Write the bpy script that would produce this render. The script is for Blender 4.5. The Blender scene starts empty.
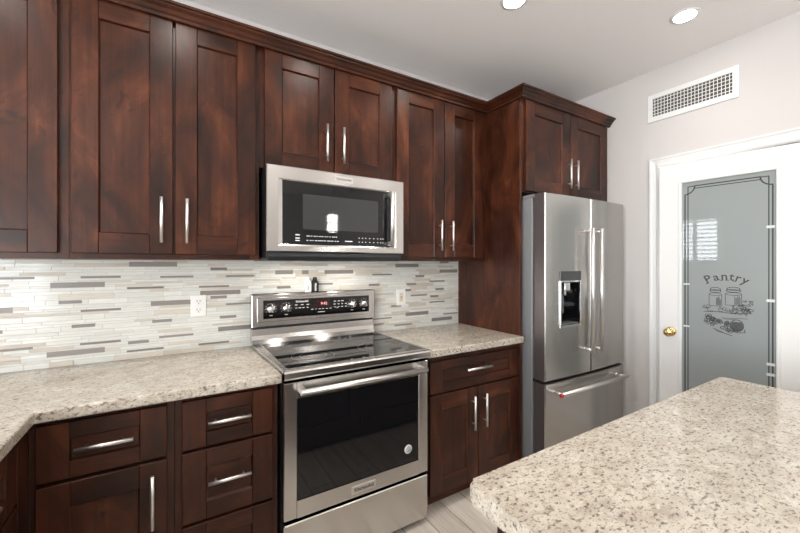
import bpy, bmesh, math, random
from mathutils import Vector, Matrix

random.seed(7)
S = bpy.context.scene
COL = S.collection
PI = math.pi

# ------------------------------------------------------------------ camera
cam_d = bpy.data.cameras.new('camera')
cam = bpy.data.objects.new('camera', cam_d)
COL.objects.link(cam)
cam_d.sensor_width = 36.0
cam_d.lens = 364.884 * 36.0 / 800.0
cam_d.shift_y = -2.5 / 800.0
cam_d.clip_start = 0.02
cam.location = (-0.3923, -2.2456, 1.3835)
cam.rotation_euler = (PI / 2, 0, -math.radians(31.55))
S.camera = cam

# ------------------------------------------------------------------ world, exposure, daylight
w = bpy.data.worlds.new('world')
S.world = w
w.use_nodes = True
bgn = w.node_tree.nodes['Background']
bgn.inputs[0].default_value = (0.86, 0.93, 1.0, 1)
bgn.inputs[1].default_value = 3.0
S.view_settings.view_transform = 'Standard'
S.view_settings.look = 'None'
S.view_settings.exposure = 0.75
S.view_settings.gamma = 1.0
S.view_settings.use_curve_mapping = False
try:
    S.cycles.use_denoising = True
    S.cycles.max_bounces = 8
    S.cycles.sample_clamp_indirect = 6.0
    S.cycles.caustics_reflective = False
    S.cycles.caustics_refractive = False
except Exception:
    pass

XR, XL, YB, YR, ZC = 2.553, -3.2, 0.0, -6.0, 2.785   # right, left, back, rear walls, ceiling


def area(name, loc, rot, sx, sy, power, color=(1, 1, 1)):
    d = bpy.data.lights.new(name, 'AREA')
    d.shape = 'RECTANGLE'
    d.size, d.size_y, d.energy, d.color = sx, sy, power, color
    o = bpy.data.objects.new(name, d)
    COL.objects.link(o)
    o.location, o.rotation_euler = loc, rot
    return o


# daylight entering through the windows (each lamp fills its window opening)
area('daylight_shuttered_window', (XL - 0.16, -0.36, 1.84), (0, -PI / 2, 0), 0.8, 0.66, 10, (0.95, 0.98, 1.0))
area('daylight_patio_door', (-2.62, YR - 0.16, 1.05), (PI / 2 + 0.3, 0, 0), 0.9, 2.1, 26, (0.97, 0.99, 1.0))
area('added_side_daylight', (XL - 0.16, -3.6, 1.45), (0, -PI / 2 - 0.42, 0), 1.5, 2.4, 122, (0.97, 0.99, 1.0))  # added lamp in an invented opening, shifts the fill light to the left
CAN_POWER = 2.15


# ------------------------------------------------------------------ mesh helpers
def new():
    return bmesh.new()


def box(bm, x0, x1, y0, y1, z0, z1, mat=0, bev=0.0, seg=1):
    if x0 > x1: x0, x1 = x1, x0
    if y0 > y1: y0, y1 = y1, y0
    if z0 > z1: z0, z1 = z1, z0
    t = bmesh.new()
    bmesh.ops.create_cube(t, size=1.0)
    for v in t.verts:
        v.co = Vector(((x0 + x1) / 2 + v.co.x * (x1 - x0), (y0 + y1) / 2 + v.co.y * (y1 - y0), (z0 + z1) / 2 + v.co.z * (z1 - z0)))
    if bev > 0:
        bmesh.ops.bevel(t, geom=list(t.edges), offset=bev, segments=seg, profile=0.5, affect='EDGES', clamp_overlap=True)
    merge(bm, t, mat)


def merge(bm, t, mat=None, smooth=None):
    vm = {}
    for v in t.verts:
        vm[v] = bm.verts.new(v.co)
    for f in t.faces:
        try:
            nf = bm.faces.new([vm[v] for v in f.verts])
        except ValueError:
            continue
        nf.material_index = f.material_index if mat is None else mat
        nf.smooth = f.smooth if smooth is None else smooth
    t.free()


def cyl(bm, p0, p1, r0, r1=None, seg=16, mat=0, cap=True):
    p0, p1 = Vector(p0), Vector(p1)
    r1 = r0 if r1 is None else r1
    ax = (p1 - p0).normalized()
    a = ax.orthogonal().normalized()
    b = ax.cross(a)
    A, B = [], []
    for i in range(seg):
        t = 2 * PI * i / seg
        d = a * math.cos(t) + b * math.sin(t)
        A.append(bm.verts.new(p0 + d * r0))
        B.append(bm.verts.new(p1 + d * r1))
    for i in range(seg):
        j = (i + 1) % seg
        f = bm.faces.new([A[i], A[j], B[j], B[i]])
        f.smooth = True
        f.material_index = mat
    if cap:
        for ring in (list(reversed(A)), B):
            f = bm.faces.new(ring)
            f.material_index = mat


def lathe(bm, prof, origin, axis, seg=24, mat=0):
    """prof: list of (radius, distance along axis)"""
    o, ax = Vector(origin), Vector(axis).normalized()
    a = ax.orthogonal().normalized()
    b = ax.cross(a)
    rings = []
    for r, h in prof:
        if r < 1e-5:
            rings.append([bm.verts.new(o + ax * h)])
        else:
            rings.append([bm.verts.new(o + ax * h + (a * math.cos(2 * PI * i / seg) + b * math.sin(2 * PI * i / seg)) * r) for i in range(seg)])
    for R, Q in zip(rings, rings[1:]):
        for i in range(seg):
            j = (i + 1) % seg
            if len(R) == 1 and len(Q) == 1:
                continue
            if len(R) == 1:
                f = bm.faces.new([R[0], Q[j], Q[i]])
            elif len(Q) == 1:
                f = bm.faces.new([R[i], R[j], Q[0]])
            else:
                f = bm.faces.new([R[i], R[j], Q[j], Q[i]])
            f.smooth = True
            f.material_index = mat


def prism(bm, pts, axis, a0, a1, mat=0, bev=0.0, seg=2):
    """extrude the 2-D polygon pts along an axis: 'x' -> pts are (y, z); 'y' -> (x, z); 'z' -> (x, y)"""
    def P(p, a):
        return {'x': (a, p[0], p[1]), 'y': (p[0], a, p[1]), 'z': (p[0], p[1], a)}[axis]
    t = bmesh.new()
    A = [t.verts.new(P(p, a0)) for p in pts]
    B = [t.verts.new(P(p, a1)) for p in pts]
    n = len(pts)
    for i in range(n):
        t.faces.new([A[i], A[(i + 1) % n], B[(i + 1) % n], B[i]])
    t.faces.new(list(reversed(A)))
    t.faces.new(B)
    bmesh.ops.recalc_face_normals(t, faces=list(t.faces))
    if bev > 0:
        bmesh.ops.bevel(t, geom=list(t.edges), offset=bev, segments=seg, profile=0.5, affect='EDGES', clamp_overlap=True)
    merge(bm, t, mat)


def sweep(bm, prof, path, mat=0):
    """sweep an (out, z) profile along a horizontal polyline of (x, y) with mitred corners; out is to the right of travel"""
    path = [Vector((p[0], p[1])) for p in path]
    n = len(path)
    rings = []
    for i, p in enumerate(path):
        ns = []
        if i > 0:
            d = (path[i] - path[i - 1]).normalized(); ns.append(Vector((d.y, -d.x)))
        if i < n - 1:
            d = (path[i + 1] - path[i]).normalized(); ns.append(Vector((d.y, -d.x)))
        m = ns[0] if len(ns) == 1 else (ns[0] + ns[1]) / (1 + ns[0].dot(ns[1]))
        rings.append([bm.verts.new((p.x + m.x * o, p.y + m.y * o, z)) for o, z in prof])
    k = len(prof)
    for R, Q in zip(rings, rings[1:]):
        for i in range(k):
            f = bm.faces.new([R[i], Q[i], Q[(i + 1) % k], R[(i + 1) % k]])
            f.material_index = mat
    bm.faces.new(list(reversed(rings[0])))
    bm.faces.new(rings[-1])


def ribbon(bm, pts, width, M, thick=0.0008, mat=0, closed=False):
    """thin raised line through 2-D points, mapped to the world by M(a, b, out)"""
    pts = [Vector(p) for p in pts]
    if closed:
        pts = pts + [pts[0]]
    for p, q in zip(pts, pts[1:]):
        d = q - p
        if d.length < 1e-6:
            continue
        d.normalize()
        nn = Vector((-d.y, d.x)) * width / 2
        e = d * width * 0.25
        c = [p - e + nn, q + e + nn, q + e - nn, p - e - nn]
        lo = [bm.verts.new(M(v.x, v.y, 0)) for v in c]
        hi = [bm.verts.new(M(v.x, v.y, thick)) for v in c]
        bm.faces.new(hi).material_index = mat
        for i in range(4):
            bm.faces.new([lo[i], lo[(i + 1) % 4], hi[(i + 1) % 4], hi[i]]).material_index = mat


def text_bm(s, size, M, align='CENTER', extrude=0.0006, bold=0.0):
    """text as mesh; M(a, b, out) maps the flat text to the world"""
    cu = bpy.data.curves.new('t', 'FONT')
    cu.body, cu.size, cu.align_x, cu.align_y = s, size, align, 'CENTER'
    cu.extrude = extrude
    cu.offset = bold
    cu.resolution_u = 3
    o = bpy.data.objects.new('t', cu)
    COL.objects.link(o)
    bpy.context.view_layer.update()
    me = bpy.data.meshes.new_from_object(o.evaluated_get(bpy.context.evaluated_depsgraph_get()))
    bpy.data.objects.remove(o)
    bpy.data.curves.remove(cu)
    t = bmesh.new()
    t.from_mesh(me)
    bpy.data.meshes.remove(me)
    for v in t.verts:
        v.co = Vector(M(v.co.x, v.co.y, v.co.z))
    return t


def origin_of(o):
    v = Vector(o.location)
    while o.parent:
        o = o.parent
        v += Vector(o.location)
    return v


def obj(name, bm, mats, parent=None, loc=None, recalc=True):
    """link bm (built in world coordinates) as ONE mesh object"""
    if recalc:
        bmesh.ops.recalc_face_normals(bm, faces=list(bm.faces))
    me = bpy.data.meshes.new(name)
    base = Vector((0, 0, 0))
    if parent is not None:
        base = origin_of(parent)
    elif loc is not None:
        base = Vector(loc)
    else:
        xs = [v.co.x for v in bm.verts]; ys = [v.co.y for v in bm.verts]; zs = [v.co.z for v in bm.verts]
        base = Vector(((min(xs) + max(xs)) / 2, (min(ys) + max(ys)) / 2, min(zs)))
    bm.transform(Matrix.Translation(-base))
    bm.to_mesh(me)
    bm.free()
    for m in (mats if isinstance(mats, (list, tuple)) else [mats]):
        me.materials.append(m)
    o = bpy.data.objects.new(name, me)
    COL.objects.link(o)
    if parent is not None:
        o.parent = parent
    else:
        o.location = base
    return o


def thing(name, label, cat, loc, group=None):
    o = bpy.data.objects.new(name, None)
    o.empty_display_size = 0.1
    COL.objects.link(o)
    o.location = loc
    return tag(o, label, cat, group)


def tag(o, label, cat, group=None):
    o['label'] = label
    o['category'] = cat
    if group:
        o['group'] = group
    return o


def struct(o):
    o['kind'] = 'structure'
    return o


def sempty(name, loc):
    o = bpy.data.objects.new(name, None)
    COL.objects.link(o)
    o.location = loc
    return struct(o)


# ------------------------------------------------------------------ materials
class N:
    def __init__(self, name):
        self.m = bpy.data.materials.new(name)
        self.m.use_nodes = True
        self.t = self.m.node_tree
        self.p = self.t.nodes['Principled BSDF']

    def n(self, typ, **kw):
        x = self.t.nodes.new(typ)
        for k, v in kw.items():
            if k.startswith('i_'):
                x.inputs[k[2:].replace('_', ' ')].default_value = v
            else:
                setattr(x, k, v)
        return x

    def l(self, a, b):
        self.t.links.new(a, b)

    def ramp(self, fac, stops, interp='LINEAR'):
        r = self.n('ShaderNodeValToRGB')
        r.color_ramp.interpolation = interp
        el = r.color_ramp.elements
        while len(el) < len(stops):
            el.new(0.5)
        for e, (pos, c) in zip(el, stops):
            e.position = pos
            e.color = (c[0], c[1], c[2], 1) if not isinstance(c, (int, float)) else (c, c, c, 1)
        self.l(fac, r.inputs[0])
        return r.outputs[0]

    def mix(self, fac, a, b, mode='MIX'):
        x = self.n('ShaderNodeMix', data_type='RGBA', blend_type=mode)
        for v, s in ((fac, x.inputs[0]), (a, x.inputs[6]), (b, x.inputs[7])):
            if hasattr(v, 'is_linked'):
                self.l(v, s)
            elif isinstance(v, (int, float)):
                s.default_value = v
            else:
                s.default_value = (v[0], v[1], v[2], 1)
        return x.outputs[2]

    def pos(self, scale=(1, 1, 1), island=0.0):
        g = self.n('ShaderNodeNewGeometry')
        mp = self.n('ShaderNodeMapping')
        mp.inputs['Scale'].default_value = scale
        if island:
            mu = self.n('ShaderNodeVectorMath', operation='SCALE')
            cx = self.n('ShaderNodeCombineXYZ', i_X=1.0, i_Y=0.7, i_Z=1.7)
            self.l(cx.outputs[0], mu.inputs[0])
            ms = self.n('ShaderNodeMath', operation='MULTIPLY')
            ms.inputs[1].default_value = island
            self.l(g.outputs['Random Per Island'], ms.inputs[0])
            self.l(ms.outputs[0], mu.inputs['Scale'])
            ad = self.n('ShaderNodeVectorMath', operation='ADD')
            self.l(g.outputs['Position'], ad.inputs[0])
            self.l(mu.outputs[0], ad.inputs[1])
            self.l(ad.outputs[0], mp.inputs[0])
        else:
            self.l(g.outputs['Position'], mp.inputs[0])
        self.g = g
        return mp.outputs[0]

    def noise(self, vec, scale, detail=3, rough=0.55, dist=0.0):
        x = self.n('ShaderNodeTexNoise', i_Scale=scale, i_Detail=detail, i_Roughness=rough, i_Distortion=dist)
        self.l(vec, x.inputs['Vector'])
        return x.outputs[0]

    def bump(self, h, strength=0.1, dist=0.002):
        b = self.n('ShaderNodeBump', i_Strength=strength, i_Distance=dist)
        self.l(h, b.inputs['Height'])
        self.l(b.outputs[0], self.p.inputs['Normal'])


def plain(name, c, rough=0.5, metal=0.0, coat=0.0, emit=None, estr=0.0, spec=0.5, trans=0.0):
    k = N(name)
    k.p.inputs['Base Color'].default_value = (c[0], c[1], c[2], 1)
    k.p.inputs['Roughness'].default_value = rough
    k.p.inputs['Metallic'].default_value = metal
    k.p.inputs['Coat Weight'].default_value = coat
    k.p.inputs['Coat Roughness'].default_value = 0.03
    k.p.inputs['Specular IOR Level'].default_value = spec
    k.p.inputs['Transmission Weight'].default_value = trans
    if emit:
        k.p.inputs['Emission Color'].default_value = (emit[0], emit[1], emit[2], 1)
        k.p.inputs['Emission Strength'].default_value = estr
    return k.m


def wood(name, horiz):
    k = N(name)
    sc = (1, 1, 0.45) if not horiz else (0.45, 0.45, 1.0)
    fine = (60, 60, 2.2) if not horiz else (2.2, 2.2, 60)
    p1 = k.pos(sc, 5.0)
    a = k.noise(p1, 5.5, 4, 0.6, 0.9)
    col = k.ramp(a, [(0.25, (0.011, 0.0034, 0.0018)), (0.42, (0.033, 0.0092, 0.0041)), (0.58, (0.066, 0.0185, 0.0076)), (0.76, (0.135, 0.043, 0.0180))])
    p2 = k.pos(fine, 5.0)
    b = k.noise(p2, 1.0, 3, 0.6, 0.3)
    col = k.mix(1.0, col, k.ramp(b, [(0.3, 0.72), (0.65, 1.12)]), 'MULTIPLY')
    # each board takes the stain a little differently
    rnd = k.ramp(k.g.outputs['Random Per Island'], [(0.0, (0.78, 0.76, 0.76)), (1.0, (1.18, 1.18, 1.18))])
    col = k.mix(1.0, col, rnd, 'MULTIPLY')
    # knots and smudges
    c = k.noise(k.pos((1, 1, 1), 5.0), 9, 2, 0.5, 2.0)
    col = k.mix(k.ramp(c, [(0.63, 0.0), (0.74, 0.75)]), col, (0.014, 0.0065, 0.005))
    k.l(col, k.p.inputs['Base Color'])
    k.p.inputs['Roughness'].default_value = 0.30
    k.p.inputs['Specular IOR Level'].default_value = 0.30
    k.bump(b, 0.05, 0.001)
    return k.m


def steel(name, c=(0.60, 0.585, 0.565), rough=0.24, tang=(0, 0, 1), aniso=0.7):
    k = N(name)
    k.p.inputs['Metallic'].default_value = 1.0
    k.p.inputs['Base Color'].default_value = (c[0], c[1], c[2], 1)
    k.p.inputs['Roughness'].default_value = rough
    k.p.inputs['Anisotropic'].default_value = aniso
    cx = k.n('ShaderNodeCombineXYZ', i_X=tang[0], i_Y=tang[1], i_Z=tang[2])
    k.l(cx.outputs[0], k.p.inputs['Tangent'])
    return k.m


def granite(name):
    k = N(name)
    P = k.pos((1.0, 1.35, 1.2))
    a = k.noise(P, 11, 4, 0.6, 0.5)
    col = k.ramp(a, [(0.30, (0.42, 0.365, 0.295)), (0.46, (0.49, 0.44, 0.365)), (0.60, (0.54, 0.49, 0.41)), (0.76, (0.60, 0.57, 0.51))])
    b = k.noise(P, 26, 5, 0.65, 0.6)
    col = k.mix(k.ramp(b, [(0.50, 0.0), (0.66, 0.62)]), col, (0.30, 0.25, 0.205))
    P2 = k.pos((1.0, 1.9, 1.5))
    c = k.noise(P2, 62, 4, 0.62, 0.15)
    col = k.mix(k.ramp(c, [(0.55, 0.0), (0.635, 0.85)]), col, (0.09, 0.07, 0.062))
    d = k.noise(P, 170, 2, 0.5, 0.1)
    col = k.mix(k.ramp(d, [(0.57, 0.0), (0.68, 0.6)]), col, (0.11, 0.085, 0.07))
    e = k.noise(P, 38, 3, 0.5, 0.4)
    col = k.mix(k.ramp(e, [(0.62, 0.0), (0.72, 0.5)]), col, (0.70, 0.68, 0.63))
    k.l(col, k.p.inputs['Base Color'])
    k.p.inputs['Roughness'].default_value = 0.12
    return k.m


def paint(name, c, rough=0.6, tex=0.06):
    k = N(name)
    k.p.inputs['Base Color'].default_value = (c[0], c[1], c[2], 1)
    k.p.inputs['Roughness'].default_value = rough
    if tex:
        k.bump(k.noise(k.pos(), 60, 3), tex, 0.004)
    return k.m


def planks(name):
    k = N(name)
    mp = k.pos((1, 1, 1))
    sw = k.n('ShaderNodeSeparateXYZ'); k.l(mp, sw.inputs[0])
    cb = k.n('ShaderNodeCombineXYZ'); k.l(sw.outputs[1], cb.inputs[0])
    ax = k.n('ShaderNodeMath', operation='ADD'); ax.inputs[1].default_value = 0.152 * 8 - 0.005
    k.l(sw.outputs[0], ax.inputs[0]); k.l(ax.outputs[0], cb.inputs[1])
    br = k.n('ShaderNodeTexBrick', i_Scale=1.0, i_Mortar_Size=0.0022, i_Mortar_Smooth=0.1, i_Bias=0.0, i_Brick_Width=0.92, i_Row_Height=0.152)
    br.offset = 0.37
    br.inputs['Color1'].default_value = (0.56, 0.50, 0.435, 1)
    br.inputs['Color2'].default_value = (0.68, 0.62, 0.55, 1)
    br.inputs['Mortar'].default_value = (0.16, 0.135, 0.115, 1)
    k.l(cb.outputs[0], br.inputs[0])
    g = k.noise(k.pos((45, 3, 1)), 1.0, 4, 0.65, 0.4)
    col = k.mix(1.0, br.outputs[0], k.ramp(g, [(0.3, (0.76, 0.74, 0.72)), (0.7, (1.14, 1.14, 1.14))]), 'MULTIPLY')
    k.l(col, k.p.inputs['Base Color'])
    k.p.inputs['Roughness'].default_value = 0.38
    return k.m


def tile(name, c1, c2, rough, coat=0.0):
    k = N(name)
    a = k.noise(k.pos((6, 1, 60), 3.0), 3.0, 2)
    k.pos((1, 1, 1))
    r = k.ramp(k.g.outputs['Random Per Island'], [(0.0, c1), (1.0, c2)])
    k.l(k.mix(1.0, r, k.ramp(a, [(0.3, 0.92), (0.7, 1.05)]), 'MULTIPLY'), k.p.inputs['Base Color'])
    k.p.inputs['Roughness'].default_value = rough
    k.p.inputs['Coat Weight'].default_value = coat
    return k.m


M_WV = wood('stained_wood_upright', False)
M_WH = wood('stained_wood_level', True)
WOOD = [M_WV, M_WH]
M_STEEL = steel('brushed_steel')
M_STEELV = steel('brushed_steel_upright', tang=(1, 0, 0), aniso=0.5)
M_FRIDGE = steel('refrigerator_steel', c=(0.50, 0.485, 0.465), rough=0.27, aniso=0.6)
M_RING = plain('burner_print', (0.03, 0.03, 0.031), 0.3)
M_FSIDE = plain('refrigerator_side_grey', (0.22, 0.225, 0.23), 0.45, 0.2)
M_FDARK = plain('refrigerator_door_side', (0.17, 0.145, 0.14), 0.33, 0.7)
M_NICKEL = plain('satin_nickel', (0.74, 0.72, 0.70), 0.36, 1.0)
M_CHROME = plain('polished_chrome', (0.75, 0.75, 0.75), 0.16, 1.0)
M_BLACK = plain('black_glass', (0.006, 0.006, 0.007), 0.035)
M_BLACKW = plain('dark_window_glass', (0.035, 0.036, 0.036), 0.04)
M_BLKPL = plain('black_plastic', (0.012, 0.012, 0.013), 0.35)
M_DARK = plain('gap_shade', (0.01, 0.01, 0.01), 0.6)  # near-black colour that paints shade into gaps
M_VENTDK = plain('vent_duct_shade', (0.085, 0.072, 0.062), 0.8)
M_GREYPL = plain('grey_plastic', (0.16, 0.165, 0.17), 0.4, 0.3)
M_GRAN = granite('cream_granite')
M_WALL = paint('wall_paint', (0.62, 0.59, 0.575), 0.65)
M_CEIL = paint('ceiling_paint', (0.90, 0.875, 0.86), 0.7)
M_WHITE = paint('white_gloss_paint', (0.79, 0.79, 0.78), 0.3, 0.0)
M_FLOOR = planks('wood_look_floor')
M_TGLASS = tile('white_glass_tile', (0.65, 0.65, 0.61), (0.74, 0.74, 0.70), 0.12, 0.0)
M_TSTONE = tile('cream_stone_tile', (0.53, 0.48, 0.405), (0.63, 0.58, 0.505), 0.30)
M_TGREY = tile('grey_metal_tile', (0.20, 0.18, 0.165), (0.27, 0.245, 0.225), 0.28)
M_GROUT = plain('grout', (0.52, 0.50, 0.45), 0.8)
M_PLATE = plain('white_plastic', (0.83, 0.82, 0.80), 0.35)
M_SLOT = plain('outlet_slot', (0.12, 0.11, 0.10), 0.6)
M_IVORY = plain('ivory_plastic', (0.74, 0.66, 0.48), 0.4)
M_BRASS = plain('polished_brass', (0.80, 0.56, 0.24), 0.16, 1.0)
M_FROST = N('frosted_glass')
M_FROST.p.inputs['Base Color'].default_value = (0.31, 0.345, 0.345, 1)
M_FROST.p.inputs['Roughness'].default_value = 0.45
M_FROST.p.inputs['Coat Weight'].default_value = 1.0
M_FROST.p.inputs['Coat Roughness'].default_value = 0.02
M_FROST.p.inputs['Transmission Weight'].default_value = 0.15
M_FROST = M_FROST.m
M_ETCH = plain('dark_etching', (0.045, 0.045, 0.042), 0.4)
M_SHELF = plain('pale_line', (0.75, 0.76, 0.75), 0.4)
M_INK = plain('dark_lettering', (0.06, 0.06, 0.06), 0.5)
M_PRINT = plain('white_print', (0.75, 0.75, 0.75), 0.5)
M_RED = plain('red_enamel', (0.45, 0.015, 0.02), 0.3)
M_SCREEN = plain('red_display', (0.03, 0.004, 0.006), 0.1)
M_LED = plain('red_digits', (0.5, 0.2, 0.2), 0.4, emit=(1.0, 0.45, 0.42), estr=0.7)
M_BULB = plain('lamp_lens', (1, 1, 1), 0.4, emit=(1.0, 0.95, 0.88), estr=42)
M_PEND = plain('glowing_crystal', (1, 1, 1), 0.1, emit=(1.0, 0.96, 0.9), estr=22)
M_PANE = plain('window_glass', (1, 1, 1), 0.0, trans=1.0)
M_WHITEC = plain('white_ceramic', (0.82, 0.81, 0.79), 0.25)
M_BLACKC = plain('black_ceramic', (0.008, 0.0075, 0.0085), 0.45)

# ------------------------------------------------------------------ the room
bm = new(); box(bm, XL - 0.15, XR + 0.9, YR - 0.15, 0.15, -0.1, 0.0)
struct(obj('floor', bm, M_FLOOR))
bm = new(); box(bm, XL - 0.15, XR + 0.9, YR - 0.15, 0.15, ZC, ZC + 0.1)
struct(obj('ceiling', bm, M_CEIL))
bm = new(); box(bm, XL - 0.15, XR + 0.9, 0.0, 0.15, 0, ZC)
struct(obj('wall_back', bm, M_WALL))


def wall_x(name, x0, x1, y0, y1, hole, mat):
    """wall across x (normal x) with one opening hole = (ya, yb, za, zb)"""
    bm = new()
    ya, yb, za, zb = hole
    box(bm, x0, x1, y0, ya, 0, ZC); box(bm, x0, x1, yb, y1, 0, ZC)
    box(bm, x0, x1, ya, yb, zb, ZC)
    if za > 0:
        box(bm, x0, x1, ya, yb, 0, za)
    return struct(obj(name, bm, mat))


DY0, DY1, DZ = -1.735, -1.006, 2.068          # pantry door opening
wall_x('wall_right', XR, XR + 0.12, YR - 0.12, 0, (DY0, DY1, 0, DZ), M_WALL)
WY0, WY1, WZ0, WZ1 = -0.68, -0.04, 1.46, 2.22  # shuttered window
VY0, VY1, VZ0, VZ1 = -4.8, -2.4, 0.7, 2.2      # added wide opening further back, unseen, for side light
bm = new()
for a, b_, c0, c1 in ((YR - 0.12, VY0, 0, ZC), (VY0, VY1, 0, VZ0), (VY0, VY1, VZ1, ZC), (VY1, WY0, 0, ZC), (WY0, WY1, 0, WZ0), (WY0, WY1, WZ1, ZC), (WY1, 0, 0, ZC)):
    box(bm, XL - 0.12, XL, a, b_, c0, c1)
struct(obj('wall_left', bm, M_WALL))
bm = new()
PX0, PX1, PZ1 = -3.1, -2.15, 2.1               # patio door in the rear wall
box(bm, XL, PX0, YR - 0.12, YR, 0, ZC); box(bm, PX0, PX1, YR - 0.12, YR, PZ1, ZC)
box(bm, PX1, XR, YR - 0.12, YR, 0, ZC)
struct(obj('wall_rear', bm, M_WALL))
# pantry closet behind the frosted door
bm = new()
box(bm, XR + 0.12, XR + 0.8, -0.75, -0.7, 0, ZC); box(bm, XR + 0.12, XR + 0.8, -2.05, -2.0, 0, ZC)
box(bm, XR + 0.75, XR + 0.8, -2.0, -0.75, 0, ZC)
struct(obj('wall_pantry', bm, M_WALL))

# windows
wi = sempty('window_1', (XL, (WY0 + WY1) / 2, WZ0))
bm = new()
for a, b, c, d in ((WY0 - 0.07, WY0, WZ0 - 0.07, WZ1 + 0.07), (WY1, WY1 + 0.07, WZ0 - 0.07, WZ1 + 0.07), (WY0, WY1, WZ0 - 0.07, WZ0), (WY0, WY1, WZ1, WZ1 + 0.07)):
    box(bm, XL - 0.10, XL + 0.018, a, b, c, d, 0, 0.004)
box(bm, XL - 0.05, XL + 0.005, (WY0 + WY1) / 2 - 0.03, (WY0 + WY1) / 2 + 0.03, WZ0, WZ1)
obj('window_frame', bm, M_WHITE, wi)
bm = new()
nl = 10
for i in range(nl):
    zc = WZ0 + (i + 0.5) * (WZ1 - WZ0) / nl
    t = bmesh.new(); box(t, -0.035, 0.035, WY0, WY1, -0.005, 0.005)
    t.transform(Matrix.Translation((XL - 0.02, 0, zc)) @ Matrix.Rotation(math.radians(20), 4, 'Y'))
    merge(bm, t)
obj('shutter_louvres', bm, M_WHITE, wi)
for nm, x0, x1, z0, z1 in (('window_2', PX0, PX1, 0, PZ1),):
    wi = sempty(nm, ((x0 + x1) / 2, YR, z0))
    bm = new()
    xm = (x0 + x1) / 2
    box(bm, x0, x0 + 0.06, YR - 0.1, YR + 0.02, z0, z1); box(bm, x1 - 0.06, x1, YR - 0.1, YR + 0.02, z0, z1)
    box(bm, x0 + 0.06, x1 - 0.06, YR - 0.1, YR + 0.02, z1 - 0.06, z1); box(bm, x0 + 0.06, x1 - 0.06, YR - 0.1, YR + 0.02, z0, z0 + 0.06)
    box(bm, xm - 0.04, xm + 0.04, YR - 0.08, YR + 0.01, z0 + 0.06, z1 - 0.06)
    obj('window_frame', bm, M_WHITE, wi)

wi = sempty('added_window_3', (XL, (VY0 + VY1) / 2, VZ0))  # invented window, frames the added side light
bm = new()
for a, b_, c0, c1 in ((VY0, VY0 + 0.06, VZ0, VZ1), (VY1 - 0.06, VY1, VZ0, VZ1), (VY0 + 0.06, VY1 - 0.06, VZ0, VZ0 + 0.06), (VY0 + 0.06, VY1 - 0.06, VZ1 - 0.06, VZ1), ((VY0 + VY1) / 2 - 0.04, (VY0 + VY1) / 2 + 0.04, VZ0 + 0.06, VZ1 - 0.06)):
    box(bm, XL - 0.1, XL + 0.015, a, b_, c0, c1)
obj('window_frame', bm, M_WHITE, wi)

# baseboards
bm = new(); box(bm, XR - 0.014, XR, -0.935, -0.80, 0, 0.10, 0, 0.004); box(bm, XR - 0.014, XR, YR, -1.81, 0, 0.10, 0, 0.004)
struct(obj('baseboard_right', bm, M_WHITE))

# ------------------------------------------------------------------ pantry door and its casing
bm = new()
ct = 0.070                                     # casing width
prof = [(0.0, 0.0), (0.0, 0.012), (0.012, 0.016), (0.022, 0.016), (0.03, 0.012), (0.052, 0.016), (0.06, 0.021), (ct, 0.021), (ct, 0.0)]


def casing(bm):
    pts = [(DY1, 0.0), (DY1, DZ), (DY0, DZ), (DY0, 0.0)]       # inner line (y, z), outward left, up, right
    outs = [(1, 0), (1, 1), (-1, 1), (-1, 0)]
    rings = []
    for (y, z), (oy, oz) in zip(pts, outs):
        rings.append([bm.verts.new((XR - h, y + oy * o, z + oz * o)) for o, h in prof])
    k = len(prof)
    for R, Q in zip(rings, rings[1:]):
        for i in range(k):
            bm.faces.new([R[i], Q[i], Q[(i + 1) % k], R[(i + 1) % k]])
    bm.faces.new(rings[0]); bm.faces.new(list(reversed(rings[-1])))


casing(bm)
# jamb lining inside the opening
box(bm, XR, XR + 0.12, DY1 - 0.004, DY1, 0, DZ); box(bm, XR, XR + 0.12, DY0, DY0 + 0.004, 0, DZ); box(bm, XR, XR + 0.12, DY0 + 0.004, DY1 - 0.004, DZ - 0.004, DZ)
t1 = struct(obj('trim_1', bm, M_WHITE))
bm = new(); box(bm, XR + 0.004, XR + 0.03, DY1 - 0.0062, DY1 - 0.0042, 0.89, 0.95)
obj('strike_plate', bm, M_BRASS, t1)

DOOR = sempty('door_1', (XR + 0.002, DY0 + 0.006, 0.008))
ds0, ds1 = DY0 + 0.006, DY1 - 0.008            # slab ends
gy0, gy1, gz0, gz1 = -1.604, -1.132, 0.33, 1.940
xf, xb = XR + 0.002, XR + 0.040
bm = new()
box(bm, xf, xb, ds0, gy0, 0.008, 2.058, 0, 0.003); box(bm, xf, xb, gy1, ds1, 0.008, 2.058, 0, 0.003)
box(bm, xf, xb, gy0, gy1, gz1, 2.058, 0, 0.0); box(bm, xf, xb, gy0, gy1, 0.008, gz0, 0, 0.0)
# bead around the pane
b = 0.014
for (a0, a1, c0, c1) in ((gy0 - 0.004, gy0 + b, gz0, gz1), (gy1 - b, gy1 + 0.004, gz0, gz1), (gy0 + b, gy1 - b, gz0 - 0.004, gz0 + b), (gy0 + b, gy1 - b, gz1 - b, gz1 + 0.004)):
    box(bm, xf - 0.005, xf + 0.014, a0, a1, c0, c1, 0, 0.004, 2)
obj('door_frame', bm, M_WHITE, DOOR)
bm = new(); box(bm, xf + 0.012, xf + 0.018, gy0 + 0.002, gy1 - 0.002, gz0 + 0.002, gz1 - 0.002)
PANE = obj('glass_pane', bm, M_FROST, DOOR)
gx = xf + 0.0118


def MD(a, bb, out):                            # pane drawing: a to the viewer's right, bb height
    return (gx - out, -1.368 - a, bb)


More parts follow.
